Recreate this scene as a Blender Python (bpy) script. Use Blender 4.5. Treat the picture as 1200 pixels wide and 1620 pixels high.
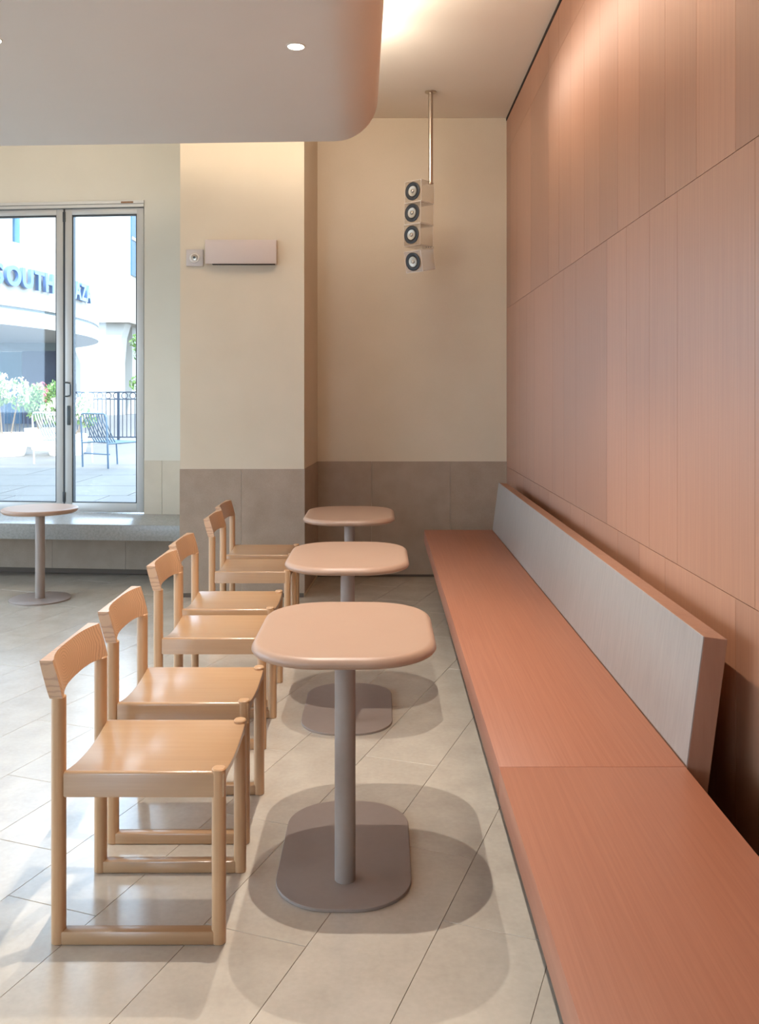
import bpy, bmesh, math, random
from mathutils import Vector, Matrix, Euler
R = math.radians
random.seed(7)
scene = bpy.context.scene
for o in list(bpy.data.objects): bpy.data.objects.remove(o)
C = scene.collection

# ------------------------------------------------------------------ camera
cam = bpy.data.cameras.new('camera'); camo = bpy.data.objects.new('camera', cam); C.objects.link(camo)
cam.sensor_fit = 'VERTICAL'; cam.sensor_height = 36.0; cam.sensor_width = 36.0
cam.lens = 36.0 * 1430 / 1620
cam.shift_y = -186 / 1620; cam.shift_x = -3 / 1620
cam.clip_start = 0.02; cam.clip_end = 400
camo.location = (0, 0, 1.42); camo.rotation_euler = (R(90), 0, 0)
scene.camera = camo

# ------------------------------------------------------------------ view, sky, sun
vs = scene.view_settings
vs.view_transform = 'Standard'; vs.look = 'None'; vs.gamma = 1.0; vs.use_curve_mapping = False
vs.exposure = 0.14
scene.display_settings.display_device = 'sRGB'
cy = scene.cycles
cy.use_denoising = True; cy.max_bounces = 7; cy.diffuse_bounces = 4; cy.glossy_bounces = 4
cy.transparent_max_bounces = 16; cy.sample_clamp_indirect = 6.0
cy.use_adaptive_sampling = True; cy.adaptive_threshold = 0.03; cy.adaptive_min_samples = 16
cy.caustics_reflective = False; cy.caustics_refractive = False
W = bpy.data.worlds.new('sky'); scene.world = W; W.use_nodes = True
bg = W.node_tree.nodes['Background']
bg.inputs[0].default_value = (0.58, 0.78, 1.0, 1); bg.inputs[1].default_value = 8.0
sun = bpy.data.lights.new('sun', 'SUN'); sun.energy = 6.0; sun.angle = R(0.6); sun.color = (1.0, 0.95, 0.88)
suno = bpy.data.objects.new('sun', sun); C.objects.link(suno)
suno.rotation_euler = Vector((-0.22, 0.68, -0.98)).to_track_quat('-Z', 'Y').to_euler()
suno.location = (10, -20, 30)
SPOT_W = 148.0; COVE_UP = 6.3; COVE_WALL = 2.0; COVE_END = 5.5; SIDE_FILL = 0.5; CORNER_FILL = 5.0
WARM = (1.0, 0.94, 0.86); WARM2 = (1.0, 0.90, 0.78)

# ------------------------------------------------------------------ materials
def srgb(r, g, b):
    f = lambda c: (c / 12.92) if c <= 0.04045 else ((c + 0.055) / 1.055) ** 2.4
    return (f(r / 255), f(g / 255), f(b / 255), 1)

class NT:
    def __init__(self, name):
        self.m = bpy.data.materials.new(name); self.m.use_nodes = True
        self.t = self.m.node_tree; self.b = self.t.nodes['Principled BSDF']
    def n(self, typ, **kw):
        x = self.t.nodes.new(typ)
        for k, v in kw.items():
            if k in x.inputs: x.inputs[k].default_value = v
            else: setattr(x, k, v)
        return x
    def l(self, a, b): self.t.links.new(a, b)
    def coords(self, scale=(1, 1, 1), rnd=0.0, rot=(0, 0, 0)):
        tc = self.n('ShaderNodeTexCoord'); mp = self.n('ShaderNodeMapping')
        mp.inputs['Scale'].default_value = scale; mp.inputs['Rotation'].default_value = rot
        self.l(tc.outputs['Object'], mp.inputs['Vector'])
        if rnd:
            oi = self.n('ShaderNodeObjectInfo'); mu = self.n('ShaderNodeMath', operation='MULTIPLY'); mu.inputs[1].default_value = rnd
            self.l(oi.outputs['Random'], mu.inputs[0]); self.l(mu.outputs[0], mp.inputs['Location'])
        return mp.outputs[0]
    def ramp(self, fac, stops):
        r = self.n('ShaderNodeValToRGB'); e = r.color_ramp.elements
        e[0].position, e[0].color = stops[0]; e[1].position, e[1].color = stops[-1]
        for p, c in stops[1:-1]:
            k = e.new(p); k.color = c
        self.l(fac, r.inputs[0]); return r.outputs[0]
    def mix(self, fac, a, b, typ='MIX'):
        x = self.n('ShaderNodeMix', data_type='RGBA', blend_type=typ)
        for s, v in ((x.inputs[0], fac), (x.inputs[6], a), (x.inputs[7], b)):
            if hasattr(v, 'is_output'): self.l(v, s)
            else: s.default_value = v
        return x.outputs[2]
    def bump(self, h, strength, dist=0.002):
        b = self.n('ShaderNodeBump'); b.inputs['Strength'].default_value = strength; b.inputs['Distance'].default_value = dist
        self.l(h, b.inputs['Height']); self.l(b.outputs[0], self.b.inputs['Normal'])

def plain(name, col, rough=0.5, metal=0.0, spec=0.5, emit=None, estr=0.0):
    t = NT(name); b = t.b
    b.inputs['Base Color'].default_value = col; b.inputs['Roughness'].default_value = rough
    b.inputs['Metallic'].default_value = metal; b.inputs['Specular IOR Level'].default_value = spec
    if emit:
        b.inputs['Emission Color'].default_value = emit; b.inputs['Emission Strength'].default_value = estr
    return t.m

def mottled(name, c1, c2, scale=6.0, rough=0.7, bump=0.05, fine=220.0, finew=0.35, rnd=0.0, var=0.0, spec=0.4):
    t = NT(name); v = t.coords(rnd=rnd)
    n1 = t.n('ShaderNodeTexNoise'); n1.inputs['Scale'].default_value = scale; n1.inputs['Detail'].default_value = 6; t.l(v, n1.inputs['Vector'])
    n2 = t.n('ShaderNodeTexNoise'); n2.inputs['Scale'].default_value = fine; n2.inputs['Detail'].default_value = 2; t.l(v, n2.inputs['Vector'])
    mx = t.n('ShaderNodeMix', data_type='FLOAT'); mx.inputs[0].default_value = finew
    t.l(n1.outputs[0], mx.inputs[2]); t.l(n2.outputs[0], mx.inputs[3])
    col = t.ramp(mx.outputs[0], [(0.3, c1), (0.7, c2)])
    if var:
        oi = t.n('ShaderNodeObjectInfo'); k = t.n('ShaderNodeMapRange'); k.inputs['To Min'].default_value = 1 - var; k.inputs['To Max'].default_value = 1 + var
        t.l(oi.outputs['Random'], k.inputs[0])
        hs = t.n('ShaderNodeHueSaturation'); t.l(k.outputs[0], hs.inputs['Value']); t.l(col, hs.inputs['Color']); col = hs.outputs[0]
    t.l(col, t.b.inputs['Base Color']); t.b.inputs['Roughness'].default_value = rough; t.b.inputs['Specular IOR Level'].default_value = spec
    if bump: t.bump(mx.outputs[0], bump)
    return t.m

def grained(name, c1, c2, scale, rough, bump=0.03, rnd=3.0, var=0.0, spec=0.5):
    """Fine streaks: scale is the noise scale per axis (low along the grain)."""
    t = NT(name); v = t.coords(scale=scale, rnd=rnd)
    n1 = t.n('ShaderNodeTexNoise'); n1.inputs['Scale'].default_value = 1; n1.inputs['Detail'].default_value = 5; n1.inputs['Roughness'].default_value = 0.65
    t.l(v, n1.inputs['Vector'])
    col = t.ramp(n1.outputs[0], [(0.28, c1), (0.72, c2)])
    if var:
        oi = t.n('ShaderNodeObjectInfo'); k = t.n('ShaderNodeMapRange'); k.inputs['To Min'].default_value = 1 - var; k.inputs['To Max'].default_value = 1 + var
        t.l(oi.outputs['Random'], k.inputs[0])
        hs = t.n('ShaderNodeHueSaturation'); t.l(k.outputs[0], hs.inputs['Value']); t.l(col, hs.inputs['Color']); col = hs.outputs[0]
    t.l(col, t.b.inputs['Base Color']); t.b.inputs['Roughness'].default_value = rough; t.b.inputs['Specular IOR Level'].default_value = spec
    if bump: t.bump(n1.outputs[0], bump, 0.001)
    return t.m

def ringwood(name, c1, c2, rough):
    t = NT(name); v = t.coords()
    # rings around a slanted pith, so a flat cut shows cathedral contours
    mp = t.n('ShaderNodeMapping'); mp.inputs['Location'].default_value = (0.0, 0.045, -0.70)
    mp.inputs['Scale'].default_value = (0.6, 0.6, 1.0)
    t.l(v, mp.inputs['Vector'])
    w = t.n('ShaderNodeTexWave', wave_type='RINGS', rings_direction='X'); w.inputs['Scale'].default_value = 44; w.inputs['Distortion'].default_value = 9.0
    w.inputs['Detail'].default_value = 2; w.inputs['Detail Scale'].default_value = 0.5
    t.l(mp.outputs[0], w.inputs['Vector'])
    col = t.ramp(w.outputs['Fac'], [(0.0, c1), (0.45, c2), (1.0, c2)])
    t.l(col, t.b.inputs['Base Color']); t.b.inputs['Roughness'].default_value = rough
    return t.m

def glass(name, tint=(0.97, 0.99, 1.0, 1), refl=0.06, rough=0.02):
    t = NT(name); t.t.nodes.remove(t.b)
    tr = t.n('ShaderNodeBsdfTransparent'); tr.inputs[0].default_value = tint
    gl = t.n('ShaderNodeBsdfGlossy'); gl.inputs['Roughness'].default_value = rough
    lw = t.n('ShaderNodeLayerWeight'); lw.inputs[0].default_value = 0.5
    pw_ = t.n('ShaderNodeMath', operation='POWER'); t.l(lw.outputs['Facing'], pw_.inputs[0]); pw_.inputs[1].default_value = 4.0
    fr = t.n('ShaderNodeMath', operation='MULTIPLY_ADD'); t.l(pw_.outputs[0], fr.inputs[0]); fr.inputs[1].default_value = 0.6; fr.inputs[2].default_value = 0.04
    mx = t.n('ShaderNodeMixShader'); t.l(fr.outputs[0], mx.inputs[0]); t.l(tr.outputs[0], mx.inputs[1]); t.l(gl.outputs[0], mx.inputs[2])
    out = [n for n in t.t.nodes if n.type == 'OUTPUT_MATERIAL'][0]; t.l(mx.outputs[0], out.inputs[0])
    return t.m

M = {}
M['plaster'] = mottled('beige plaster', srgb(212, 197, 173), srgb(221, 206, 183), 3, 0.85, 0.06, 420, 0.5)
M['plaster_window'] = mottled('pale cream plaster', srgb(202, 195, 180), srgb(210, 203, 189), 3, 0.85, 0.05, 420, 0.5)
M['ceiling'] = mottled('ceiling paint', srgb(236, 227, 213), srgb(240, 231, 218), 2, 0.9, 0.02, 300, 0.4)
M['soffit'] = mottled('soffit plaster', srgb(230, 227, 224), srgb(234, 231, 228), 2, 0.8, 0.03, 300, 0.4)
M['stone'] = mottled('wainscot stone', srgb(158, 138, 119), srgb(177, 157, 138), 9, 0.7, 0.05, 260, 0.5, rnd=5, var=0.03)
M['stone_pale'] = mottled('pale wainscot stone', srgb(186, 172, 152), srgb(198, 184, 164), 9, 0.7, 0.05, 260, 0.5, rnd=5, var=0.03)
M['tile'] = mottled('floor tile', srgb(187, 175, 159), srgb(206, 194, 177), 7, 0.26, 0.08, 60, 0.3, rnd=9, var=0.03, spec=1.0)
M['grout'] = plain('grout', srgb(140, 128, 115), 0.9)
M['ledge'] = mottled('grey terrazzo', srgb(120, 118, 114), srgb(164, 161, 156), 60, 0.22, 0.02, 300, 0.6)
M['panel'] = grained('terracotta laminate', srgb(162, 111, 82), srgb(178, 127, 97), (50, 90, 1.6), 0.36, 0.05, 7.0, 0.10)
_p = M['panel'].node_tree; _b = _p.nodes['Principled BSDF']; _c = _p.nodes.new('ShaderNodeCombineXYZ'); _c.inputs[1].default_value = 1.0
_b.inputs['Anisotropic'].default_value = 0.85; _b.inputs['Roughness'].default_value = 0.42; _b.inputs['Specular IOR Level'].default_value = 1.0; _p.links.new(_c.outputs[0], _b.inputs['Tangent'])
M['recess'] = plain('base strip', srgb(98, 84, 72), 0.8)
M['gap'] = plain('dark gap', srgb(34, 22, 18), 0.9)
M['seat_laminate'] = grained('bench laminate', srgb(154, 97, 73), srgb(167, 110, 84), (160, 2.2, 50), 0.45, 0.03, 3.0)
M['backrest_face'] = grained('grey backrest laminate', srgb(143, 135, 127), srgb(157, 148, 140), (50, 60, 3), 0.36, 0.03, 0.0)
M['backrest_core'] = grained('brown laminate edge', srgb(144, 103, 81), srgb(157, 116, 93), (30, 30, 3), 0.5, 0.02, 0.0)
M['table_top'] = mottled('peach resin', srgb(170, 138, 117), srgb(174, 143, 122), 5, 0.38, 0.0, 100, 0.2)
M['table_metal'] = mottled('taupe powder coat', srgb(150, 134, 124), srgb(157, 141, 131), 40, 0.45, 0.03, 600, 0.6)
M['wood_x'] = grained('ash wood seat', srgb(178, 137, 98), srgb(188, 148, 109), (2.5, 70, 70), 0.30, 0.02, 4.0, spec=0.9)
M['wood_z'] = grained('ash wood legs', srgb(188, 144, 103), srgb(202, 159, 119), (90, 90, 3), 0.36, 0.02, 4.0)
M['wood_ring'] = ringwood('ash wood backrest', srgb(178, 133, 96), srgb(202, 158, 118), 0.34)
for _n, _w, _r in (('wood_x', 0.5, 0.26), ('wood_ring', 0.5, 0.28), ('wood_z', 0.2, 0.32), ('tile', 0.7, 0.24), ('panel', 0.4, 0.36)):     # clear varnish, sealer
    _b = M[_n].node_tree.nodes['Principled BSDF']; _b.inputs['Coat Weight'].default_value = _w; _b.inputs['Coat Roughness'].default_value = _r
M['door_metal'] = plain('silver aluminium', srgb(186, 183, 178), 0.4, 0.25)
M['black'] = plain('black plastic', srgb(40, 42, 44), 0.45)
M['dark_metal'] = plain('dark grey metal', srgb(74, 78, 78), 0.4, 0.4)
M['glass'] = glass('window glass')
M['acrylic'] = glass('clear acrylic', (0.95, 0.94, 0.93, 1), rough=0.05)
M['acrylic_edge'] = plain('acrylic edge', srgb(232, 222, 210), 0.2)
M['steel'] = plain('brushed steel', srgb(190, 176, 160), 0.28, 0.9)
M['cone'] = plain('speaker cone', srgb(184, 176, 162), 0.35, 0.5)
M['box_white'] = plain('pink white paint', srgb(205, 188, 178), 0.6)
M['plate'] = plain('pale plastic plate', srgb(196, 186, 180), 0.3)
M['lamp'] = plain('lamp glow', (1, 1, 1, 1), 0.5, emit=(1, 0.95, 0.86, 1), estr=12)
M['trim_white'] = plain('white lamp trim', srgb(225, 216, 205), 0.4)
M['pavement'] = mottled('plaza paving', srgb(94, 89, 84), srgb(104, 98, 93), 3, 0.6, 0.05, 60, 0.3)
M['facade'] = mottled('white facade', srgb(178, 170, 160), srgb(184, 177, 167), 1, 0.8, 0.0, 20, 0.3)
M['facade_grey'] = plain('grey facade', srgb(100, 106, 104), 0.7)
M['letter'] = plain('blue sign letters', srgb(96, 122, 164), 0.4)
M['navy'] = plain('navy storefront panel', srgb(34, 40, 68), 0.6)
M['teal'] = plain('teal storefront glass', srgb(50, 82, 92), 0.2)
M['win_blue'] = plain('blue window glass', srgb(70, 108, 136), 0.15)
M['fence'] = plain('blue grey iron', srgb(30, 44, 62), 0.5)
M['rod'] = plain('blue grey steel rod', srgb(66, 90, 112), 0.45)
M['rod_white'] = plain('white steel rod', srgb(205, 210, 214), 0.45)
M['pot'] = plain('cream planter', srgb(232, 218, 202), 0.7)
M['leaf'] = mottled('green leaf', srgb(70, 110, 46), srgb(140, 168, 92), 30, 0.6, 0, 50, 0.3)
M['petal'] = mottled('pale blossom', srgb(240, 220, 214), srgb(248, 236, 226), 30, 0.6, 0, 50, 0.3)
M['petal_red'] = mottled('red blossom', srgb(206, 70, 84), srgb(232, 130, 140), 30, 0.6, 0, 50, 0.3)
M['bark'] = plain('bark', srgb(120, 104, 88), 0.8)
M['sticker'] = plain('brown sticker', srgb(122, 84, 50), 0.5)

# ------------------------------------------------------------------ mesh helpers
def finish(name, bm, mat, parent=None, smooth=None, kind=None):
    me = bpy.data.meshes.new(name); bmesh.ops.recalc_face_normals(bm, faces=bm.faces[:]); bm.to_mesh(me); bm.free()
    if isinstance(mat, str): mat = M[mat]
    me.materials.append(mat)
    if smooth:
        me.shade_smooth(); me.set_sharp_from_angle(angle=R(smooth))
    o = bpy.data.objects.new(name, me); C.objects.link(o); o.parent = parent
    if kind: o['kind'] = kind
    return o
def tag(o, label, cat, group=None, kind=None):
    o['label'] = label; o['category'] = cat
    if group: o['group'] = group
    if kind: o['kind'] = kind
    return o
def empty(name, loc=(0, 0, 0), rz=0.0):
    e = bpy.data.objects.new(name, None); C.objects.link(e); e.location = loc; e.rotation_euler = (0, 0, rz); e.empty_display_size = 0.1
    return e
def box(bm, x0, x1, y0, y1, z0, z1, bev=0.0, seg=2, mat=None):
    m = Matrix.Translation(((x0 + x1) / 2, (y0 + y1) / 2, (z0 + z1) / 2)) @ Matrix.Diagonal((x1 - x0, y1 - y0, z1 - z0, 1))
    if mat is not None: m = mat @ m
    r = bmesh.ops.create_cube(bm, size=1, matrix=m)
    if bev:
        es = list({e for v in r['verts'] for e in v.link_edges})
        bmesh.ops.bevel(bm, geom=es, offset=bev, segments=seg, profile=0.5, affect='EDGES')
    return r
def obox(name, ext, mat, parent=None, bev=0.0, seg=2):
    bm = bmesh.new(); box(bm, *ext, bev=bev, seg=seg)
    return finish(name, bm, mat, parent, smooth=35 if bev else None)
def rings(bm, loops, cap0=True, cap1=True, closed=True):
    """Skin a list of vertex loops."""
    vs_ = [[bm.verts.new(p) for p in lp] for lp in loops]; n = len(vs_[0])
    for a, b in zip(vs_[:-1], vs_[1:]):
        for i in range(n if closed else n - 1):
            j = (i + 1) % n; bm.faces.new((a[i], a[j], b[j], b[i]))
    if cap0: bm.faces.new(vs_[0][::-1])
    if cap1: bm.faces.new(vs_[-1])
def cyl(bm, p0, p1, r, seg=16, r1=None):
    p0, p1 = Vector(p0), Vector(p1); q = (p1 - p0).to_track_quat('Z', 'Y'); r1 = r if r1 is None else r1
    lp = [[p + q @ Vector((rr * math.cos(2 * math.pi * k / seg), rr * math.sin(2 * math.pi * k / seg), 0)) for k in range(seg)] for p, rr in ((p0, r), (p1, r1))]
    rings(bm, lp)
def tube(bm, pts, r, seg=8):
    pts = [Vector(p) for p in pts]; lps = []
    for i, p in enumerate(pts):
        d = (pts[min(i + 1, len(pts) - 1)] - pts[max(i - 1, 0)]).normalized()
        up = Vector((0, 0, 1)) if abs(d.z) < 0.9 else Vector((1, 0, 0))
        a = d.cross(up).normalized(); b = d.cross(a).normalized()
        lps.append([p + a * r * math.cos(2 * math.pi * k / seg) + b * r * math.sin(2 * math.pi * k / seg) for k in range(seg)])
    rings(bm, lps)
def lathe(bm, prof, seg=48, c=(0, 0, 0)):
    rings(bm, [[(c[0] + r * math.cos(2 * math.pi * k / seg), c[1] + r * math.sin(2 * math.pi * k / seg), c[2] + z) for k in range(seg)] for r, z in prof])
def rrect(hx, hy, r, z, seg=12):
    out = []
    for cx, cy_, a0 in ((hx - r, hy - r, 0), (-hx + r, hy - r, 90), (-hx + r, -hy + r, 180), (hx - r, -hy + r, 270)):
        for k in range(seg + 1):
            a = R(a0 + 90 * k / seg); out.append((cx + r * math.cos(a), cy_ + r * math.sin(a), z))
    return out
def copy_tree(o, parent=None):
    c = o.copy(); C.objects.link(c); c.parent = parent
    for ch in o.children: copy_tree(ch, c)
    return c

# ================================================================== the room
XR, YB, ZC = 0.975, 7.044, 3.573          # right wall, back wall, ceiling
XL, YF = -7.0, -2.6
# window wall runs 5 degrees off the back wall: origin at the right door jamb, u to the left
WO = Vector((-1.8755, 7.152, 0)); WA = math.atan(0.09)
WM = Matrix.Translation(WO) @ Matrix.Rotation(math.pi - WA, 4, 'Z')   # local x = u (leftwards), local y = towards the room... z up
# local +y after the turn points to -Y (into the room)

# floor: backing slab with tiles
floor = obox('floor', (XL, XR + 0.1, YF, 7.6, -0.1, -0.0025), 'grout'); tag(floor, 'pale stone tile floor laid at a slant', 'floor', kind='structure')
def clip(poly, a, b, c):
    """keep a*x+b*y<=c"""
    out = []
    for i in range(len(poly)):
        p, q = poly[i], poly[(i + 1) % len(poly)]; dp = a * p[0] + b * p[1] - c; dq = a * q[0] + b * q[1] - c
        if dp <= 0: out.append(p)
        if (dp < 0 < dq) or (dq < 0 < dp):
            t = dp / (dp - dq); out.append((p[0] + t * (q[0] - p[0]), p[1] + t * (q[1] - p[1])))
    return out
TA = R(19.9); du = (math.sin(TA), math.cos(TA)); dv = (math.cos(TA), -math.sin(TA))
TW, TL, G = 0.2975, 1.20, 0.0008
TOFF = {-1: 0.85, -2: 0.0, -3: 0.62, -4: 0.0, -5: 0.55, -6: 0.8, -7: 0.0, -8: 0.5, -9: 1.09, -10: 0.6, -11: 1.09}
rest = bmesh.new()
def tile_into(bm, poly):
    cx = sum(p[0] for p in poly) / len(poly); cy_ = sum(p[1] for p in poly) / len(poly)
    ins = [(p[0] + (cx - p[0]) * 0.002, p[1] + (cy_ - p[1]) * 0.002) for p in poly]
    rings(bm, [[(p[0], p[1], -0.012) for p in poly], [(p[0], p[1], -0.0012) for p in poly], [(p[0], p[1], 0.0) for p in ins]], cap0=False)
for i in range(-40, 40):
    for j in range(-12, 12):
        v0 = -0.378 + i * TW; u0 = 2.70 + j * TL + TOFF.get(i, (i * 0.47) % TL)
        poly = []
        for uu, vv in ((u0 + G, v0 + G), (u0 + TL - G, v0 + G), (u0 + TL - G, v0 + TW - G), (u0 + G, v0 + TW - G)):
            poly.append((uu * du[0] + vv * dv[0], uu * du[1] + vv * dv[1]))
        for a, b, c in ((1, 0, XR), (-1, 0, -XL), (0, 1, 7.10), (0, -1, -YF)):
            poly = clip(poly, a, b, c)
            if len(poly) < 3: break
        if len(poly) < 3: continue
        cx = sum(p[0] for p in poly) / len(poly); cy_ = sum(p[1] for p in poly) / len(poly)
        inview = cy_ > 1.75 and -0.46 * cy_ - 0.35 < cx < 0.75
        if inview:
            bm = bmesh.new(); tile_into(bm, [(p[0] - cx, p[1] - cy_) for p in poly])
            t = finish('floor_tile', bm, 'tile', floor); t.location = (cx, cy_, 0)
        else: tile_into(rest, poly)
finish('outer_floor_tiles', rest, 'tile', floor, kind='stuff')

# ceiling and lowered ceiling
ceil = obox('ceiling', (XL, XR + 0.15, YF, 7.75, ZC, ZC + 0.25), 'ceiling'); tag(ceil, 'smooth beige upper ceiling', 'ceiling', kind='structure')
ZS, RS, ZT = 2.88, 0.25, 3.33
bm = bmesh.new(); prof = [(XL, ZS)]
for k in range(13):
    a = R(-90 + 90 * k / 12); prof.append((-RS + RS * math.cos(a), ZS + RS + RS * math.sin(a)))
prof += [(0, ZT), (-0.03, ZT), (-0.03, ZT - 0.04), (XL, ZT - 0.04)]
def send(x, y_end):
    f = max(0.0, 1 - abs(x) / 1.5)
    return x + f * (-0.02 + 0.024 * (5.2 - y_end))
lps = []
for ye in (YF + 0.02, 1.0, 3.5, None):
    lp = []
    for x, z in prof:
        y = (5.2 + 0.05 * (-x)) if ye is None else ye
        lp.append((send(x, min(y, 5.2)), y, z))
    lps.append(lp)
rings(bm, lps)
soff = finish('lowered_ceiling', bm, 'soffit', smooth=30); tag(soff, 'lowered plaster ceiling with a large rounded edge', 'ceiling', kind='structure')

# right wall: dark backing with laminate panels
wr = obox('wall_right', (XR + 0.012, XR + 0.15, YF, 7.3, 0, ZC), 'gap'); tag(wr, 'terracotta laminate wall above the long bench', 'wall', kind='structure')
rows = [(0.0, 0.858, 0.0, 1), (0.86, 2.088, 0.18, 0), (2.09, 3.308, 0.0, 2), (3.31, 3.55, 0.0, 3)]
for z0, z1, off, sd in rows:
    rr = random.Random(sd); y = 2.80 + off - 0.31 * 10
    while y < YB - 0.02:
        w = 0.31 if rr.random() < 0.75 else 0.62
        y1 = min(y + w, YB)
        bm = bmesh.new(); box(bm, -0.006, 0.006, -(y1 - y) / 2 + 0.0011, (y1 - y) / 2 - 0.0011, -(z1 - z0) / 2, (z1 - z0) / 2)
        p = finish('wall_panel', bm, 'panel', wr); p.location = (XR + 0.006, (y + y1) / 2, (z0 + z1) / 2)
        y = y1
# back wall, plaster above and stone panels below
WZ = 0.898
wb = obox('wall_back', (-1.0, XR + 0.012, YB, 7.3, 0, ZC), 'plaster'); tag(wb, 'beige plaster wall at the far end behind the speakers', 'wall', kind='structure')
for x0, x1 in ((-0.50, -0.077), (-0.075, 0.534), (0.536, XR)):
    bm = bmesh.new(); box(bm, -(x1 - x0) / 2, (x1 - x0) / 2, -0.006, 0.006, -(WZ - 0.02) / 2, (WZ - 0.02) / 2)
    p = finish('stone_panel', bm, 'stone', wb); p.location = ((x0 + x1) / 2, YB - 0.006, 0.02 + (WZ - 0.02) / 2)
o = obox('baseboard_back', (-0.52, XR, YB - 0.006, YB + 0.01, 0.0, 0.02), 'recess'); tag(o, 'dark recessed base strip at the far wall', 'baseboard', kind='structure')
# pier
bm = bmesh.new()
pl = [(-1.407, 6.326), (-0.54, 6.326), (-0.497, YB + 0.02), (-0.497, 7.3), (-1.407, 7.3)]
rings(bm, [[(x, y, z) for x, y in pl] for z in (0.0, ZC)])
wp = finish('wall_pier', bm, 'plaster'); tag(wp, 'beige plaster pier between the glass doors and the far wall', 'wall', kind='structure')
def panel_between(parent, p, q, z0, z1, th, mat):
    d = Vector((q[0] - p[0], q[1] - p[1], 0)); L = d.length; ang = math.atan2(d.y, d.x)
    bm = bmesh.new(); box(bm, 0.001, L - 0.001, -th, 0.004, z0, z1)
    o = finish('stone_panel', bm, mat, parent); o.location = (p[0], p[1], 0); o.rotation_euler = (0, 0, ang); return o
panel_between(wp, (-1.411, 6.326), (-0.978, 6.326), 0.03, WZ, 0.004, 'stone')
panel_between(wp, (-0.978, 6.326), (-0.536, 6.326), 0.03, WZ, 0.004, 'stone')
panel_between(wp, (-0.54, 6.322), (-0.497, YB - 0.012), 0.03, WZ, 0.004, 'stone')
o = obox('baseboard_pier', (-1.405, -0.542, 6.3245, 6.33, 0, 0.03), 'recess'); tag(o, 'dark recessed base strip under the pier', 'baseboard', kind='structure')

# window wall (local frame WM: x leftwards from the jamb, y towards the room)
def lobox(name, ext, mat, parent=None, bev=0.0):
    o = obox(name, ext, mat, parent, bev)
    if parent is None: o.matrix_world = WM
    return o
DT, DB = 2.955, 0.4825
UEND = 6 * 0.662 + 0.02
bm = bmesh.new()
box(bm, -1.0, 0.0, -0.22, 0.0, 0.0, 6.9)             # between the doors and the pier
box(bm, 0.0, UEND, -0.22, 0.0, DT, 6.9)              # above the doors
box(bm, UEND, 5.3, -0.22, 0.0, 0.0, 6.9)             # beyond the doors
box(bm, 0.0, UEND, -0.22, 0.0, 0.0, 0.36)            # under the ledge
ww = finish('wall_window', bm, 'plaster_window'); ww.matrix_world = WM
tag(ww, 'cream plaster wall around the folding glass doors', 'wall', kind='structure')
for u0, u1 in ((-0.46, -0.147), (-0.145, 0.0)):
    bm = bmesh.new(); box(bm, u0 + 0.0005, u1 - 0.0005, 0.0, 0.006, 0.475, WZ); finish('stone_panel', bm, 'stone_pale', ww)
for k in range(9):
    u0 = -0.46 + k * 0.6
    bm = bmesh.new(); box(bm, u0 + 0.001, u0 + 0.599, 0.0, 0.03, 0.04, 0.36); finish('stone_panel', bm, 'stone', ww)
bm = bmesh.new(); box(bm, -0.46, 4.9, 0.0, 0.015, 0.0, 0.04); o = finish('baseboard_window', bm, 'recess'); o.matrix_world = WM
tag(o, 'dark recessed base strip under the window ledge', 'baseboard', kind='structure')
bm = bmesh.new(); box(bm, -0.50, 4.9, -0.22, 0.60, 0.36, 0.475, bev=0.004)
sill = finish('window_sill', bm, 'ledge', smooth=35); sill.matrix_world = WM
tag(sill, 'deep grey terrazzo ledge below the glass doors', 'window ledge', kind='structure')
# header track of the folding doors
hd = lobox('trim_1', (0.0, UEND, -0.10, 0.012, 2.905, DT), 'door_metal'); tag(hd, 'silver track above the folding glass doors', 'door track', kind='structure')
obox('groove', (0.0, UEND, 0.0121, 0.0135, 2.927, 2.931), 'black', hd)
obox('sticker', (0.085, 0.185, 0.012, 0.0135, 2.934, 2.948), 'sticker', hd)

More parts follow.
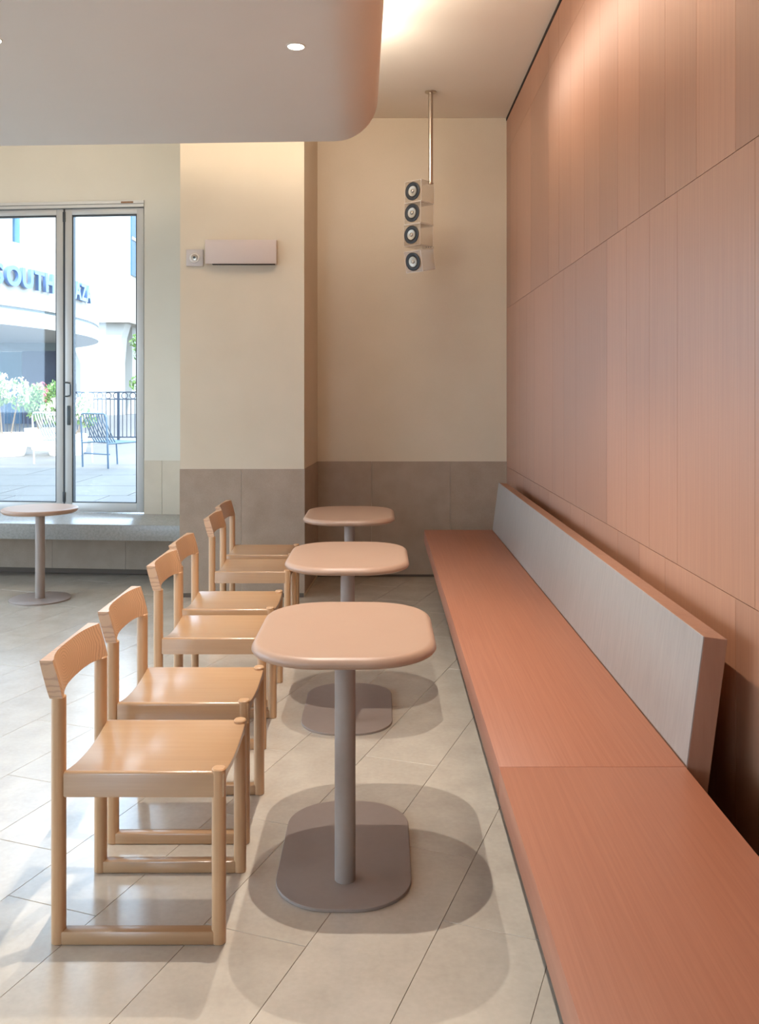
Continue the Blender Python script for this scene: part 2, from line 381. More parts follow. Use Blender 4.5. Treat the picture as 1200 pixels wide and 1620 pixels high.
def door_leaf(u0, u1, name, label, handles):
    e = empty(name); e.matrix_world = WM @ Matrix.Translation(((u0 + u1) / 2, -0.05, 0))
    h = (u1 - u0) / 2; yb, yf = -0.03, 0.03; s = 0.057
    for nm, ext in (('stile', (-h, -h + s, yb, yf, DB, 2.903)), ('stile', (h - s, h, yb, yf, DB, 2.903)),
                    ('top_rail', (-h + s, h - s, yb, yf, 2.855, 2.903)), ('bottom_rail', (-h + s, h - s, yb, yf, DB, 0.555))):
        obox(nm, ext, 'door_metal', e, bev=0.003)
    bm = bmesh.new(); x0, x1, z0, z1 = -h + s, h - s, 0.555, 2.855      # rubber gasket around the pane
    for ext in ((x0, x0 + 0.009, -0.02, 0.022, z0, z1), (x1 - 0.009, x1, -0.02, 0.022, z0, z1), (x0, x1, -0.02, 0.022, z1 - 0.009, z1), (x0, x1, -0.02, 0.022, z0, z0 + 0.007)): box(bm, *ext)
    finish('gasket', bm, 'black', e)
    obox('pane', (x0 + 0.004, x1 - 0.004, -0.004, 0.004, z0 + 0.004, z1 - 0.004), 'glass', e)
    if handles:
        bm = bmesh.new(); tube(bm, [(h - 0.006, 0.03, 1.405), (h - 0.006, 0.05, 1.405), (h - 0.03, 0.055, 1.405), (h - 0.052, 0.055, 1.412), (h - 0.055, 0.055, 1.42), (h - 0.055, 0.055, 1.50), (h - 0.052, 0.055, 1.508), (h - 0.03, 0.055, 1.515), (h - 0.006, 0.05, 1.515), (h - 0.006, 0.03, 1.515)], 0.006)
        finish('pull_handle', bm, 'dark_metal', e, smooth=40)
        obox('lock_plate', (h - 0.047, h - 0.02, 0.03, 0.045, 1.175, 1.33), 'dark_metal', e, bev=0.006)
        for z in (2.80, 0.56):
            obox('hinge', (h - 0.004, h + 0.018, 0.0, 0.036, z, z + 0.08), 'black', e, bev=0.002)
    tag(e, label, 'door', kind='structure'); return e
door_leaf(0.012, 0.658, 'door_1', 'silver framed glass door leaf with a dark pull handle', True)
door_leaf(0.674, 1.32, 'door_2', 'silver framed glass door leaf behind the small round table', False)
door_leaf(1.336, 1.98, 'door_3', 'third silver framed glass door leaf from the pier', False)
door_leaf(1.996, 2.64, 'door_4', 'fourth silver framed glass door leaf from the pier', False)
door_leaf(2.656, 3.30, 'door_5', 'fifth silver framed glass door leaf from the pier', False)
door_leaf(3.316, 3.96, 'door_6', 'sixth silver framed glass door leaf from the pier', False)
# closing strip between the leaves
o = lobox('trim_2', (0.659, 0.673, -0.07, -0.022, DB, 2.903), 'black'); tag(o, 'dark seal between the two glass door leaves', 'door seal', kind='structure')

# left wall with a glazed front, rear wall with an unseen opening added for frontal fill
bm = bmesh.new()
box(bm, XL - 0.2, XL, YF, 7.75, 0, 0.45); box(bm, XL - 0.2, XL, YF, 7.75, 3.0, 6.9)
for y in (YF, -0.4, 1.8, 4.0, 6.2, 7.55): box(bm, XL - 0.2, XL, y, y + 0.12, 0.45, 3.0)
wl = finish('wall_left', bm, 'plaster_window'); tag(wl, 'cream wall with a row of tall windows', 'wall', kind='structure')
bm = bmesh.new()
box(bm, XL - 0.2, XR + 0.15, YF - 0.2, YF, 0, 0.3); box(bm, -1.6, XR + 0.15, YF - 0.2, YF, 0.3, 3.0); box(bm, XL, -3.0, YF - 0.2, YF, 0.3, 3.0); box(bm, XL - 0.2, XR + 0.15, YF - 0.2, YF, 3.0, 6.9)
wf = finish('wall_rear', bm, 'plaster')
o = obox('sun_block_canopy', (XL - 3.0, XR + 0.15, YF - 4.2, YF - 0.2, 3.6, 3.8), 'plaster'); tag(o, 'added flat canopy keeping the sun out of the rear opening', 'canopy', kind='structure')  # unseen slab added to block direct sun through the rear opening
tag(wf, 'beige wall behind the viewpoint with an opening added for fill light', 'wall', kind='structure')
o = obox('trim_3', (XR - 0.004, XR + 0.012, YF, YB, 3.552, ZC), 'gap'); tag(o, 'black shadow gap between the ceiling and the terracotta wall', 'trim', kind='structure')

# ================================================================== lamps
def downlight(x, y, z, label, energy, group, size=R(96), blend=0.55, r=0.0345):
    e = empty('downlight', (x, y, z))
    bm = bmesh.new(); lathe(bm, [(r, -0.0035), (r * 1.12, -0.003), (r * 1.16, 0.0), (r, 0.0)], 32)
    # open ring: drop the caps
    fs = [f for f in bm.faces if len(f.verts) > 4]; bmesh.ops.delete(bm, geom=fs, context='FACES_ONLY')
    finish('ring', bm, 'trim_white', e, smooth=40)
    bm = bmesh.new(); lathe(bm, [(r, -0.0005), (r, -0.0025)], 32); finish('lens', bm, 'lamp', e)
    L = bpy.data.lights.new('downlight_beam', 'SPOT'); L.energy = energy; L.spot_size = size; L.spot_blend = blend; L.shadow_soft_size = 0.011; L.color = WARM
    lo = bpy.data.objects.new('downlight_beam', L); C.objects.link(lo); lo.parent = e; lo.location = (0, 0, -0.03)
    tag(e, label, 'lamp', group); return e
downlight(-0.358, 3.79, ZS, 'round recessed downlight glowing near the rounded ceiling edge', SPOT_W * 0.75, 'ceiling downlights')
downlight(-0.358, 2.70, ZS, 'round downlight straight above the table closest to the viewer', SPOT_W, 'ceiling downlights')
downlight(-1.60, 3.72, ZS, 'round downlight at the left border of the picture', SPOT_W * 0.15, 'ceiling downlights')
for x, lb in ((-2.45, 'round downlight in the upper ceiling above the small round table'), (-3.9, 'round downlight in the upper ceiling past the small round table')):
    downlight(x, 6.10, ZC, lb, SPOT_W * 0.3, 'downlights by the doors', size=R(80))

def strip(x0, x1, y0, y1, z, label):
    e = obox('light_strip', (x0, x1, y0, y1, z, z + 0.012), 'trim_white'); tag(e, label, 'lamp', 'cove light strips'); return e
s1 = strip(-0.16, -0.13, -2.0, 5.05, ZT - 0.04, 'long light strip in the cove beside the terracotta wall')
s2 = strip(-5.5, -0.3, 5.02, 5.05, ZT - 0.04, 'long light strip in the cove facing the glass doors')
def area(name, loc, aim, sx, sy, energy, col, spread=180, parent=None, roll=None):
    L = bpy.data.lights.new(name, 'AREA'); L.shape = 'RECTANGLE'; L.size = sx; L.size_y = sy; L.energy = energy; L.color = col; L.spread = R(spread)
    o = bpy.data.objects.new(name, L); C.objects.link(o); o.location = loc
    d = (Vector(aim) - Vector(loc)).normalized()
    zax = -d; xax = Vector(roll).normalized(); yax = zax.cross(xax).normalized(); xax = yax.cross(zax).normalized()
    o.rotation_euler = Matrix((xax, yax, zax)).transposed().to_euler()
    return o
# long axis along Y (roll = (0,1,0)) : size is along roll
area('cove_glow', (-0.12, 1.62, ZT - 0.01), (0.12, 1.62, ZC), 7.1, 0.02, COVE_UP * 7, WARM2, 160, roll=(0, 1, 0))
area('side_fill', (-0.03, 1.62, 3.43), (XR, 1.62, 3.40), 7.1, 0.02, SIDE_FILL * 7, WARM2, 150, roll=(0, 1, 0))  # added fill to lift the terracotta wall and ceiling, no fitting of its own
area('corner_fill', (-0.30, 5.16, 3.42), (0.05, 7.0, 3.1), 0.5, 0.03, CORNER_FILL, WARM2, 150, roll=(1, 0, 0))  # extra fill added to brighten the far wall, not a separate strip
area('cove_wall_wash', (-0.10, 1.6, 3.47), (XR, 1.6, 3.0), 7.1, 0.015, COVE_WALL * 7, WARM2, 46, roll=(0, 1, 0))
area('cove_end_glow', (-2.75, 5.12, ZT + 0.01), (-2.75, 5.8, ZC), 5.4, 0.02, COVE_END * 5.4, WARM2, 170, roll=(1, 0, 0))

# ================================================================== bench
bench = empty('bench', (0.55, 4.0, 0))
def bpart(name, ext, mat, bev=0.0):
    o = obox(name, (ext[0] - 0.55, ext[1] - 0.55, ext[2] - 4.0, ext[3] - 4.0, ext[4], ext[5]), mat, bench, bev); return o
bpart('seat_panel', (0.306, 0.792, 0.30, 2.3547, 0.361, 0.45), 'seat_laminate', 0.0015)
bpart('seat_panel', (0.306, 0.792, 2.3557, 6.47, 0.361, 0.45), 'seat_laminate', 0.0015)
bpart('plinth', (0.52, 0.78, 0.30, 6.40, 0.0, 0.361), 'gap')
lean = 0.132
def slab_profile(f0, f1, z0, z1):
    """cross-section of the tilted backrest between two offsets from its front face"""
    n = Vector((1, -lean)).normalized(); t = Vector((lean, 1)).normalized()
    o = Vector((0.794, 0.45))
    k0, k1 = (z0 - 0.45) / t.y, (z1 - 0.45) / t.y
    return [o + t * k0 + n * f0, o + t * k1 + n * f0, o + t * k1 + n * f1, o + t * k0 + n * f1]
def slab(name, f0, f1, z0, z1, y0, y1, mat, parent):
    bm = bmesh.new(); p = slab_profile(f0, f1, z0, z1)
    rings(bm, [[(q.x - 0.55, y - 4.0, q.y) for q in p] for y in (y0, y1)])
    bmesh.ops.bevel(bm, geom=bm.edges[:], offset=0.0008, segments=1, affect='EDGES')
    return finish(name, bm, mat, parent)
br = slab('backrest', 0.003, 0.064, 0.28, 0.789, 2.356, 6.47, 'backrest_core', bench)
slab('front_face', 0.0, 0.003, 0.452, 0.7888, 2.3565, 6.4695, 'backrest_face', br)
for y in (2.9, 4.4, 5.9): bpart('bracket', (0.70, 0.86, y - 0.02, y + 0.02, 0.29, 0.33), 'gap')
tag(bench, 'long terracotta bench with a grey backrest along the wall', 'bench')

# ================================================================== tables
def square_table(x, y, zt, label):
    e = empty('cafe_table', (x, y, 0)); hx, hy, r = 0.271, 0.35, 0.205
    bm = bmesh.new()
    rings(bm, [rrect(hx + d, hy + d, r + d, z, 16) for d, z in ((-0.05, zt - 0.036), (-0.018, zt - 0.034), (-0.006, zt - 0.029), (0, zt - 0.021), (-0.001, zt - 0.014), (-0.006, zt - 0.006), (-0.011, zt - 0.0022), (-0.016, zt - 0.0004), (-0.022, zt), (-0.05, zt))])
    finish('table_top', bm, 'table_top', e, smooth=50)
    bm = bmesh.new(); lathe(bm, [(0.0303, 0.008), (0.0303, zt - 0.034)], 40, (0.004, -0.175, 0)); finish('pole', bm, 'table_metal', e, smooth=40)
    bm = bmesh.new(); rings(bm, [rrect(0.1975 + d, 0.33 + d, 0.165 + d, z, 16) for d, z in ((-0.002, 0.0), (0, 0.001), (0, 0.0085), (-0.0012, 0.0098), (-0.003, 0.010))]); finish('base_plate', bm, 'table_metal', e, smooth=40)
    bm = bmesh.new(); lathe(bm, [(0.07, zt - 0.042), (0.07, zt - 0.035)], 32, (0.004, -0.175, 0)); finish('mounting_plate', bm, 'table_metal', e, smooth=40)
    tag(e, label, 'table', 'peach cafe tables along the bench'); return e
square_table(-0.1096, 2.806, 0.70, 'peach rounded table nearest the camera, in front of the first two chairs')
square_table(-0.150, 4.09, 0.70, 'middle peach rounded table between the other two tables')
square_table(-0.192, 5.50, 0.70, 'smallest looking peach rounded table, standing closest to the far wall')
def round_table(x, y, zt, label):
    e = empty('round_table', (x, y, 0)); r = 0.254
    bm = bmesh.new(); lathe(bm, [(r - 0.04, zt - 0.034), (r - 0.012, zt - 0.031), (r - 0.003, zt - 0.022), (r, zt - 0.012), (r - 0.003, zt - 0.004), (r - 0.010, zt), (r - 0.03, zt)], 72); finish('table_top', bm, 'table_top', e, smooth=50)
    bm = bmesh.new(); lathe(bm, [(0.032, 0.008), (0.032, zt - 0.03)], 40); finish('pole', bm, 'table_metal', e, smooth=40)
    bm = bmesh.new(); lathe(bm, [(0.201, 0), (0.203, 0.001), (0.203, 0.0085), (0.2, 0.010), (0.1, 0.010)], 72); finish('base_plate', bm, 'table_metal', e, smooth=40)
    tag(e, label, 'table'); return e
round_table(-2.366, 6.27, 0.635, 'small round table with a pale top by the glass doors')

# ================================================================== chairs
CD, CW, LG = 0.451, 0.386, 0.036
def oval_post(bm, x, y, z0, z1, hx=0.018, hy=0.018, r=0.0145, bev=0.003):
    lp = []
    for d, z in ((-bev, z0), (0, z0 + bev), (0, z1 - bev), (-bev, z1)):
        lp.append([(p[0] + x, p[1] + y, p[2]) for p in rrect(hx + d, hy + d, r + d, z, 6)])
    rings(bm, lp)
def make_chair():
    e = empty('dining_chair'); ox, oy = -CD / 2, -CW / 2
    for sy in (LG / 2, CW - LG / 2):
        bm = bmesh.new(); oval_post(bm, ox + LG / 2, oy + sy, 0, 0.640, r=0.0155); finish('rear_leg', bm, 'wood_z', e, smooth=40)
        bm = bmesh.new(); oval_post(bm, ox + CD - LG / 2, oy + sy, 0, 0.4530, r=0.0155); finish('front_leg', bm, 'wood_z', e, smooth=40)
        bm = bmesh.new(); box(bm, ox + LG - 0.008, ox + CD - LG + 0.008, oy + sy - 0.0165, oy + sy + 0.0165, 0.0005, 0.036, bev=0.005, seg=2); finish('floor_rail', bm, 'wood_x', e, smooth=40)
    # seat: dished across its width, deep at the sides and thin in the middle
    bm = bmesh.new(); N = 40; y0, y1 = 0.0025, CW - 0.0025; top = []; bot = []
    for k in range(N + 1):
        a = math.pi * k / N; q = -math.cos(a); y = (y0 + y1) / 2 + (y1 - y0) / 2 * q
        zt = 0.4495 - 0.021 * (1 - q * q); d_edge = (1 - abs(q)) * (y1 - y0) / 2
        rad = 0.011; zt -= (rad - math.sqrt(max(0, rad * rad - (rad - d_edge) ** 2))) if d_edge < rad else 0
        th = 0.020 + 0.050 * abs(q) ** 7
        zb = (0.4495 - 0.021 * (1 - q * q)) - th
        if d_edge < 0.004: zb += (0.004 - d_edge) * 0.7
        top.append((y, zt)); bot.append((y, zb))
    loop = top + bot[::-1]
    lps = []
    for x, ins in ((LG - 0.001, 0.003), (LG + 0.003, 0), (CD - 0.006, 0), (CD - 0.002, 0.003)):
        zc = 0.42
        lps.append([(ox + x, oy + y + (CW / 2 - y) * ins * 0.5, z + (-ins if i <= N else ins) * 0.8) for i, (y, z) in enumerate(loop)])
    rings(bm, lps); finish('seat', bm, 'wood_x', e, smooth=50)
    # backrest: straight behind, hollowed in front, arched below, leaning back
    bm = bmesh.new(); lps = []; N = 30
    for k in range(N + 1):
        y = CW * k / N; q = abs(2 * y / CW - 1); rr_ = min(1, abs(y - CW / 2) / (CW / 2 - LG))
        zl = 0.637 + 0.006 * (1 - rr_ ** 2.6); zt = 0.7345
        th = 0.012 + 0.024 * min(1, q * 1.07) ** 3.0
        sec = []
        H = 0.1
        for j in range(5): sec.append((zl + (zt - zl) * j / 4, 0))
        for j in range(5): sec.append((zt - (zt - zl) * j / 4, 1))
        lp = []
        for j, (z, f) in enumerate(sec):
            h = (z - 0.634) / H
            xr = -0.027 * h
            x = xr + f * th
            if j in (0, 4, 5, 9): x += (0.0015 if f == 0 else -0.0015)
            lp.append((ox + x, oy + y, z))
        lps.append(lp)
    rings(bm, lps); finish('backrest', bm, 'wood_ring', e, smooth=40)
    return e
chair0 = make_chair()
spots = [(-0.854, 2.326, 0, 'pale wooden chair nearest the viewer, its whole frame in sight'),
         (-0.868, 2.848, 0, 'second pale wooden chair from the viewer, just behind the front chair'),
         (-0.912, 3.607, 0, 'third pale wooden chair from the viewer, partly behind the front table'),
         (-0.938, 4.094, 0, 'fourth pale wooden chair from the viewer, at the middle table'),
         (-0.951, 4.965, 0, 'fifth pale wooden chair from the viewer, in front of the pier'),
         (-0.982, 5.48, 0, 'last pale wooden chair of the row, tucked against the pier')]
for k, (x, y, a, lab) in enumerate(spots):
    c = chair0 if k == 0 else copy_tree(chair0)
    c.location = (x + CD / 2, y + CW / 2, 0); c.rotation_euler = (0, 0, R(a))
    tag(c, lab, 'chair', 'wooden chairs along the row of tables')

# ================================================================== hanging speakers
sp = empty('hanging_speaker', (0.35, 6.43, 2.0))
bm = bmesh.new(); lathe(bm, [(0.042, ZC - 2.0), (0.042, ZC - 2.006), (0.036, ZC - 2.010), (0.02, ZC - 2.010)], 32); finish('ceiling_flange', bm, 'steel', sp, smooth=40)
bm = bmesh.new(); cyl(bm, (0, 0, 0.915), (0, 0, ZC - 2.008), 0.0165, 24); finish('rod', bm, 'steel', sp, smooth=40)
def speaker_box(loc, yaw, pitch):
    S = 0.148; h = S / 2
    bm = bmesh.new(); t = 0.005
    for ext in ((-h, h, -h, -h + t, -h, h), (-h, h, h - t, h, -h, h), (-h, -h + t, -h + t, h - t, -h, h), (h - t, h, -h + t, h - t, -h, h), (-h + t, h - t, -h + t, h - t, -h, -h + t), (-h + t, h - t, -h + t, h - t, h - t, h)): box(bm, *ext)
    b = finish('speaker_box', bm, 'acrylic', sp); b.location = loc; b.rotation_euler = Euler((pitch, 0, yaw), 'XYZ')
    bm = bmesh.new(); w = 0.0010
    for sx in (-h, h):
        for sy in (-h, h):
            box(bm, sx - w, sx + w, sy - w, sy + w, -h, h); box(bm, sx - w, sx + w, -h, h, sy - w, sy + w); box(bm, -h, h, sx - w, sx + w, sy - w, sy + w)
    finish('polished_edges', bm, 'acrylic_edge', b)
    rot = Matrix.Rotation(R(90), 4, 'X')      # +z -> -y
    def lat(prof, name, mat):
        bm = bmesh.new(); lathe(bm, prof, 36); bmesh.ops.transform(bm, matrix=Matrix.Translation((0, -h, 0)) @ rot, verts=bm.verts[:]); return finish(name, bm, mat, b, smooth=45)
    lat([(0.064, 0.001), (0.064, 0.007), (0.060, 0.0095), (0.050, 0.010), (0.040, 0.006), (0.034, 0.003)], 'driver_surround', 'black')
    lat([(0.036, 0.0035), (0.035, 0.0075), (0.030, 0.0065), (0.014, 0.0045)], 'driver_cone', 'cone')
    lat([(0.014, 0.004), (0.013, 0.009), (0.009, 0.0125), (0.004, 0.014)], 'dust_cap', 'steel')
    lat([(0.030, -0.001), (0.030, -0.035), (0.022, -0.045)], 'magnet', 'cone')
YAW = R(-41)
for z, dx, pit in ((2.846, -0.080, 0), (2.694, -0.084, 0), (2.540, -0.088, 0), (2.366, -0.078, R(11))):
    speaker_box((dx, -0.03, z - 2.0), YAW, pit)
bm = bmesh.new(); box(bm, -0.06, 0.02, -0.05, 0.012, 0.455, 0.463, bev=0.002); finish('tilt_bracket', bm, 'acrylic', sp)
for k in range(3): bm = bmesh.new(); cyl(bm, (-0.034 + 0.016 * k, -0.056, 0.459), (-0.034 + 0.016 * k, -0.050, 0.459), 0.004, 10); finish('bolt', bm, 'dark_metal', sp)
tag(sp, 'four clear cube loudspeakers hung on a steel ceiling rod', 'speaker')

# ================================================================== pier fittings
wb_ = empty('wall_box', (-0.975, 6.322, 2.41))
obox('housing', (-0.2465, 0.2465, -0.055, 0, -0.083, 0.083), 'box_white', wb_, bev=0.002)
obox('louver_slot', (-0.20, 0.235, -0.045, -0.008, -0.0865, -0.0825), 'gap', wb_)
tag(wb_, 'long pinkish white box mounted on the pier', 'wall unit')
pt = empty('wall_sensor', (-1.303, 6.322, 2.374))
obox('plate', (-0.059, 0.059, -0.012, 0, -0.059, 0.059), 'plate', pt, bev=0.004)
for prof, nm, mt in (([(0.036, 0.0), (0.036, 0.016), (0.033, 0.02), (0.024, 0.022)], 'bezel', 'trim_white'), ([(0.024, 0.02), (0.022, 0.026), (0.012, 0.028)], 'ring', 'steel'), ([(0.009, 0.026), (0.008, 0.031), (0.004, 0.032)], 'lens', 'dark_metal')):
    bm = bmesh.new(); lathe(bm, prof, 32); bmesh.ops.transform(bm, matrix=Matrix.Rotation(R(90), 4, 'X'), verts=bm.verts[:]); finish(nm, bm, mt, pt, smooth=40)
tag(pt, 'small square plate with a round dial beside the wall box', 'wall control')

# ================================================================== outside: the plaza
GZ = 0.45
pv = obox('pavement', (-60, 30, 7.9, 90, GZ - 0.3, GZ - 0.012), 'pavement'); tag(pv, 'pale sunlit plaza paving outside the glass doors', 'pavement', kind='structure')
pw = obox('ground', (-60, XL - 0.2, -30, 7.9, 0.0, GZ), 'pavement'); tag(pw, 'pale paving along the row of side windows', 'pavement', kind='structure')
for j, (y0, y1, w) in enumerate(((7.9, 8.67, 0.9), (8.68, 9.6, 1.3), (9.61, 10.9, 1.3), (10.91, 12.4, 1.3))):
    k = 0; x = -8.0 + 0.37 * j
    while x < 0:
        obox('paving_slab', (x, x + w - 0.012, y0, y1 - 0.004, GZ - 0.012, GZ), 'pavement', pv); x += w
obox('paving_field', (-60, 30, 12.41, 90, GZ - 0.012, GZ), 'pavement', pv)

# curved building with the sign
CC = Vector((-20.6, 25.7))
def arc_wall(bm, r0, r1, z0, z1, a0, a1, n=40):
    lps = []
    for k in range(n + 1):
        a = R(a0 + (a1 - a0) * k / n); d = Vector((math.cos(a), math.sin(a)))
        p, q = CC + d * r0, CC + d * r1
        lps.append([(p.x, p.y, z0), (q.x, q.y, z0), (q.x, q.y, z1), (p.x, p.y, z1)])
    rings(bm, lps)
bld = empty('curved_building', (CC.x, CC.y, GZ))
def bpiece(name, bm, mat, kind=None):
    bmesh.ops.translate(bm, vec=(-CC.x, -CC.y, -GZ), verts=bm.verts[:]); return finish(name, bm, mat, bld, smooth=30, kind=kind)
bm = bmesh.new(); arc_wall(bm, 11.0, 12.0, 3.60, 5.19, -80, 60); bpiece('sign_band', bm, 'facade')
bm = bmesh.new(); arc_wall(bm, 11.0, 11.93, 3.52, 3.60, -80, 60); bpiece('groove', bm, 'facade_grey')
bm = bmesh.new(); arc_wall(bm, 8.6, 12.0, 3.13, 3.52, -80, 60); bpiece('lower_band', bm, 'facade')
bm = bmesh.new(); arc_wall(bm, 6.0, 7.0, GZ, 3.13, -80, 60); bpiece('ground_wall', bm, 'facade_grey')
bm = bmesh.new(); arc_wall(bm, 8.6, 9.7, 5.19, 9.5, -80, 60); bpiece('upper_wall', bm, 'facade')
bm = bmesh.new(); arc_wall(bm, 8.6, 12.4, 8.6, 9.6, -80, 60); bpiece('roof_slab', bm, 'facade')
for a in (-66, -56, -46, -36, -26):
    bm = bmesh.new(); arc_wall(bm, 9.69, 9.74, 5.6, 7.7, a, a + 6.5, 6); w = bpiece('window', bm, 'win_blue')
for a in (-61, -51, -41, -31, -21, -11):
    d = Vector((math.cos(R(a)), math.sin(R(a)))); p = CC + d * 11.3
    bm = bmesh.new(); cyl(bm, (p.x, p.y, 5.19), (p.x, p.y, 8.6), 0.09, 12); bpiece('column', bm, 'win_blue')
for nm, ext, mt in (('shop_beam', (-15.0, -10.3, 30.0, 30.3, 2.86, 3.13), 'facade_grey'), ('shop_window', (-15.0, -11.93, 30.0, 30.2, 1.75, 2.84), 'teal'),
                    ('shop_window', (-15.0, -11.93, 30.02, 30.2, GZ, 1.73), 'win_blue'), ('shop_panel', (-11.91, -10.3, 29.98, 30.2, GZ, 2.86), 'navy')):
    bm = bmesh.new(); box(bm, *ext); bpiece(nm, bm, mt)
tag(bld, 'white curved building carrying the blue plaza sign', 'building')
# the sign: upright letters standing off the band
sg = empty('building_sign', (CC.x + 12.05, CC.y, 4.1))
txt = 'SOUTH PLAZA'; wid = {'S': 0.42, 'O': 0.52, 'U': 0.45, 'T': 0.42, 'H': 0.47, 'P': 0.41, 'L': 0.38, 'A': 0.45, 'Z': 0.40, ' ': 0.26}
s = -12.0 * R(20.6)
for ch in txt:
    w = wid[ch] * 1.09; a = (s + w / 2) / 12.0; s += w
    if ch == ' ': continue
    cu = bpy.data.curves.new('letter', 'FONT'); cu.body = ch; cu.size = 0.66; cu.extrude = 0.05; cu.offset = 0.022; cu.align_x = 'CENTER'
    tmp = bpy.data.objects.new('letter_tmp', cu); C.objects.link(tmp)
    dg = bpy.context.evaluated_depsgraph_get(); me = bpy.data.meshes.new_from_object(tmp.evaluated_get(dg))
    bpy.data.objects.remove(tmp); me.materials.clear(); me.materials.append(M['letter'])
    o = bpy.data.objects.new('letter', me); C.objects.link(o); o.parent = sg
    d = Vector((math.cos(a), math.sin(a))); p = CC + d * 12.10
    o.location = (p.x - sg.location.x, p.y - sg.location.y, 0.0)
    o.rotation_euler = (R(90), 0, a + R(90))
tag(sg, 'blue SOUTH PLAZA letters standing on the curved white facade', 'sign')

# flat white block farther back
fb = empty('white_building', (-11.6, 44, GZ))
def fpart(name, ext, mat): return obox(name, (ext[0] + 11.6, ext[1] + 11.6, ext[2] - 44, ext[3] - 44, ext[4] - GZ, ext[5] - GZ), mat, fb)
fpart('upper_wall', (-19.0, -11.7, 42.0, 46.0, 4.77, 14.0), 'facade')
fpart('side_wall', (-11.7, -5.0, 43.4, 46.0, 4.77, 14.0), 'facade')
fpart('window', (-11.71, -11.64, 42.2, 43.38, 7.0, 10.1), 'win_blue')
fpart('window_bar', (-11.66, -11.6, 42.2, 43.38, 8.65, 8.80), 'facade')
fpart('lower_wall', (-19.0, -12.4, 45.0, 46.0, GZ, 4.77), 'facade')
bm = bmesh.new()
rings(bm, [[(x + 11.6, y - 44, z - GZ) for x, y in ((cx - hw, 42.4), (cx + hw, 42.4), (cx + hw, 43.4), (cx - hw, 43.4))] for cx, hw, z in ((-13.2, 0.9, GZ), (-13.2, 0.9, 2.9), (-13.4, 1.2, 4.1), (-13.6, 1.6, 4.77))])
finish('flared_pillar', bm, 'facade', fb)
tag(fb, 'plain white building block behind the iron fence', 'building')

# iron fence with a ring frieze
FY = 18.0
fe = empty('iron_fence', (-6.5, FY, GZ)); x0, x1 = -9.3, -3.6
for z in (1.015, 0.875, 0.12):
    bm = bmesh.new(); box(bm, x0 + 6.5, x1 + 6.5, -0.015, 0.015, z - 0.012, z + 0.012); finish('rail', bm, 'fence', fe)
bmB = bmesh.new(); cyl(bmB, (0, 0, 0.12), (0, 0, 0.875), 0.009, 6); meB = bpy.data.meshes.new('baluster'); bmB.to_mesh(meB); bmB.free(); meB.materials.append(M['fence'])
bmR = bmesh.new(); tube(bmR, [(0.06 * math.cos(2 * math.pi * k / 16), 0, 0.06 * math.sin(2 * math.pi * k / 16)) for k in range(17)], 0.010, 6)
meR = bpy.data.meshes.new('ring'); bmR.to_mesh(meR); bmR.free(); meR.materials.append(M['fence'])
x = x0 + 0.05; k = 0
while x < x1:
    if k % 14 != 7:
        o = bpy.data.objects.new('baluster', meB); C.objects.link(o); o.parent = fe; o.location = (x + 6.5, 0, 0)
    else:
        bm = bmesh.new(); box(bm, -0.022, 0.022, -0.022, 0.022, 0, 1.03); o = finish('post', bm, 'fence', fe); o.location = (x + 6.5, 0, 0)
    if k % 2 == 0:
        o = bpy.data.objects.new('ring', meR); C.objects.link(o); o.parent = fe; o.location = (x + 6.5 + 0.04, 0, 0.945)
    x += 0.082; k += 1
tag(fe, 'dark iron fence with a row of rings under its rail', 'fence')

# outdoor rod chairs
def rod_chair(loc, rz, mat, label):
    e = empty('outdoor_chair', loc, rz); w = 0.24
    for sx in (-1, 1):
        bm = bmesh.new(); tube(bm, [(sx * w, 0, 0), (sx * w, -0.01, 0.3), (sx * w, -0.03, 0.62), (sx * (w - 0.02), -0.03, 0.655), (sx * (w - 0.05), -0.03, 0.665)], 0.011); finish('rear_leg', bm, mat, e, smooth=40)
        bm = bmesh.new(); tube(bm, [(sx * w, 0.52, 0), (sx * w, 0.50, 0.31)], 0.010); finish('front_leg', bm, mat, e, smooth=40)
        bm = bmesh.new(); tube(bm, [(sx * w, -0.01, 0.30), (sx * w, 0.50, 0.31)], 0.010); finish('side_rail', bm, mat, e, smooth=40)
    bm = bmesh.new(); tube(bm, [(-w + 0.05, -0.03, 0.665), (w - 0.05, -0.03, 0.665)], 0.011); finish('top_rail', bm, mat, e, smooth=40)
    bm = bmesh.new(); tube(bm, [(-w, 0.02, 0.17), (w, 0.02, 0.17)], 0.008); finish('stretcher', bm, mat, e, smooth=40)
    for k in range(9):
        x = -w + 0.045 + k * (2 * w - 0.09) / 8
        bm = bmesh.new(); tube(bm, [(x, -0.03, 0.665), (x, -0.005, 0.58), (x, 0.10, 0.37), (x, 0.14, 0.31), (x, 0.20, 0.295), (x, 0.46, 0.31), (x, 0.51, 0.30)], 0.0075, 6); finish('slat', bm, mat, e, smooth=40)
    e.scale = (1.1, 1.1, 1.08); tag(e, label, 'chair', 'outdoor rod chairs'); return e
rod_chair((-3.78, 11.95, GZ), R(-35), 'rod', 'blue grey rod chair outside the door with the pull handle')
rod_chair((-4.62, 12.5, GZ), R(-30), 'rod_white', 'white rod chair outside in front of the planters')

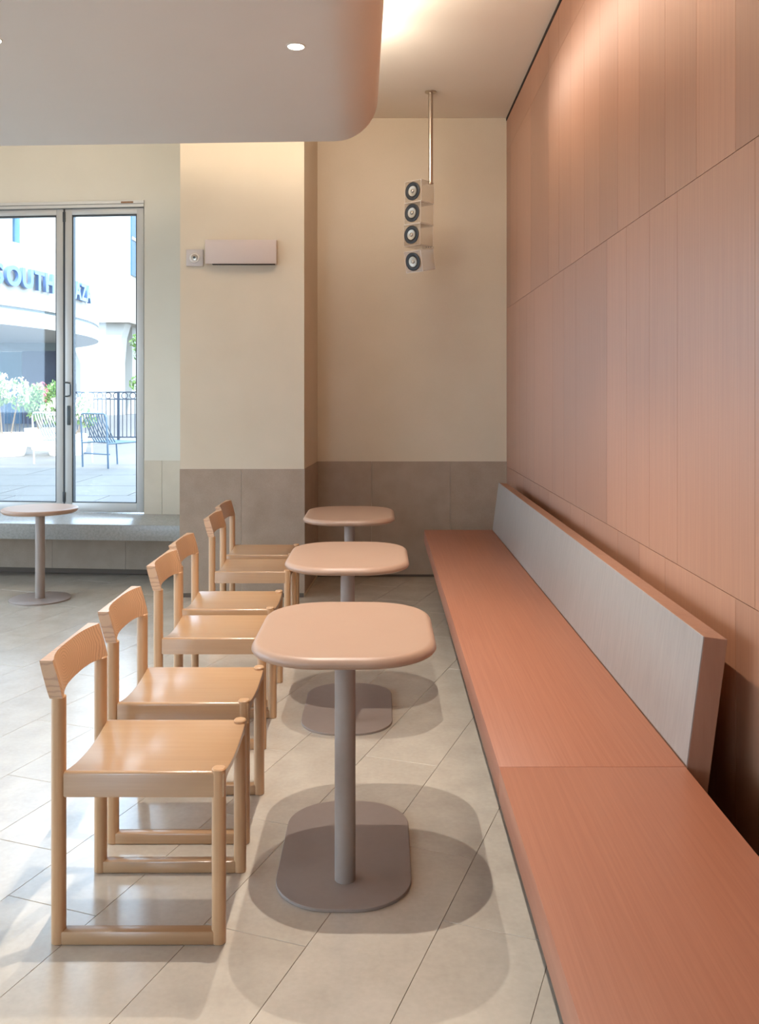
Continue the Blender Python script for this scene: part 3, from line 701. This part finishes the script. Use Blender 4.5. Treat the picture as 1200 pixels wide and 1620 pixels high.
# planters with flowering shrubs
def leaf_cloud(bm, c, rx, rz, n, size, rnd):
    for _ in range(n):
        while True:
            p = Vector((rnd.uniform(-1, 1), rnd.uniform(-1, 1), rnd.uniform(-1, 1)))
            if p.length < 1: break
        p = Vector(c) + Vector((p.x * rx, p.y * rx, p.z * rz)); q = Euler((rnd.uniform(0, 6), rnd.uniform(0, 6), rnd.uniform(0, 6))).to_matrix()
        s_ = size * rnd.uniform(0.6, 1.2)
        vs_ = [bm.verts.new(p + q @ Vector(v)) for v in ((-s_, 0, 0), (0, -s_ * 0.45, 0.15 * s_), (s_, 0, 0), (0, s_ * 0.45, 0.15 * s_))]
        bm.faces.new(vs_)
def planter(x, y, h, r, label, sh, seed, flower='petal', ncl=5):
    e = empty('potted_shrub', (x, y, GZ)); rnd = random.Random(seed)
    bm = bmesh.new(); lathe(bm, [(r * 0.86, 0), (r, h * 0.5), (r * 1.02, h), (r * 0.92, h), (r * 0.9, h - 0.05)], 28); finish('pot', bm, 'pot', e, smooth=40)
    bmL, bmF = bmesh.new(), bmesh.new()
    for k in range(ncl):
        cx, cy_, cz = rnd.uniform(-r, r) * 1.0, rnd.uniform(-r, r) * 0.6, h + sh * rnd.uniform(0.45, 0.85)
        bm = bmesh.new(); tube(bm, [(cx * 0.4, cy_ * 0.4, h - 0.05), (cx * 0.7, cy_ * 0.7, (h + cz) / 2), (cx, cy_, cz)], 0.012, 6); finish('stem', bm, 'bark', e, smooth=40)
        leaf_cloud(bmL, (cx, cy_, cz), r * 0.55, sh * 0.3, 160, 0.045, rnd); leaf_cloud(bmF, (cx, cy_, cz + 0.05), r * 0.6, sh * 0.28, 150, 0.04, rnd)
    finish('foliage', bmL, 'leaf', e, kind='stuff'); finish('blossoms', bmF, flower, e, kind='stuff')
    tag(e, label, 'plant', 'planters by the fence'); return e
planter(-5.95, 14.3, 0.36, 0.34, 'pale flowering shrub in a cream pot at the left border', 0.85, 1)
planter(-5.05, 14.5, 0.34, 0.30, 'low pale flowering shrub in a cream pot behind the white chair', 0.55, 2)
planter(-6.35, 16.9, 0.34, 0.30, 'red flowering shrub in a pot close to the iron fence', 0.75, 3, 'petal_red', 4)
planter(-5.95, 16.0, 0.36, 0.26, 'leafy shrub in a pot just left of the pull handle', 0.85, 4, 'leaf', 4)
planter(-5.17, 15.2, 0.30, 0.22, 'leafy pale shrub in a pot right behind the door handle', 0.62, 6, 'petal', 3)
# slim tree between the buildings
tr = empty('street_tree', (-10.2, 38.0, GZ)); rnd = random.Random(5)
bm = bmesh.new(); tube(bm, [(0, 0, 0), (0.05, 0, 1.6), (0.0, 0, 3.2)], 0.07, 8); finish('trunk', bm, 'bark', tr, smooth=40)
bm = bmesh.new()
for k in range(6): leaf_cloud(bm, (rnd.uniform(-0.1, 0.4), rnd.uniform(-0.4, 0.4), 0.9 + 0.45 * k), 0.36, 0.4, 90, 0.10, rnd)
finish('crown', bm, 'leaf', tr, kind='stuff')
tag(tr, 'slim green tree beside the plain white building', 'tree')
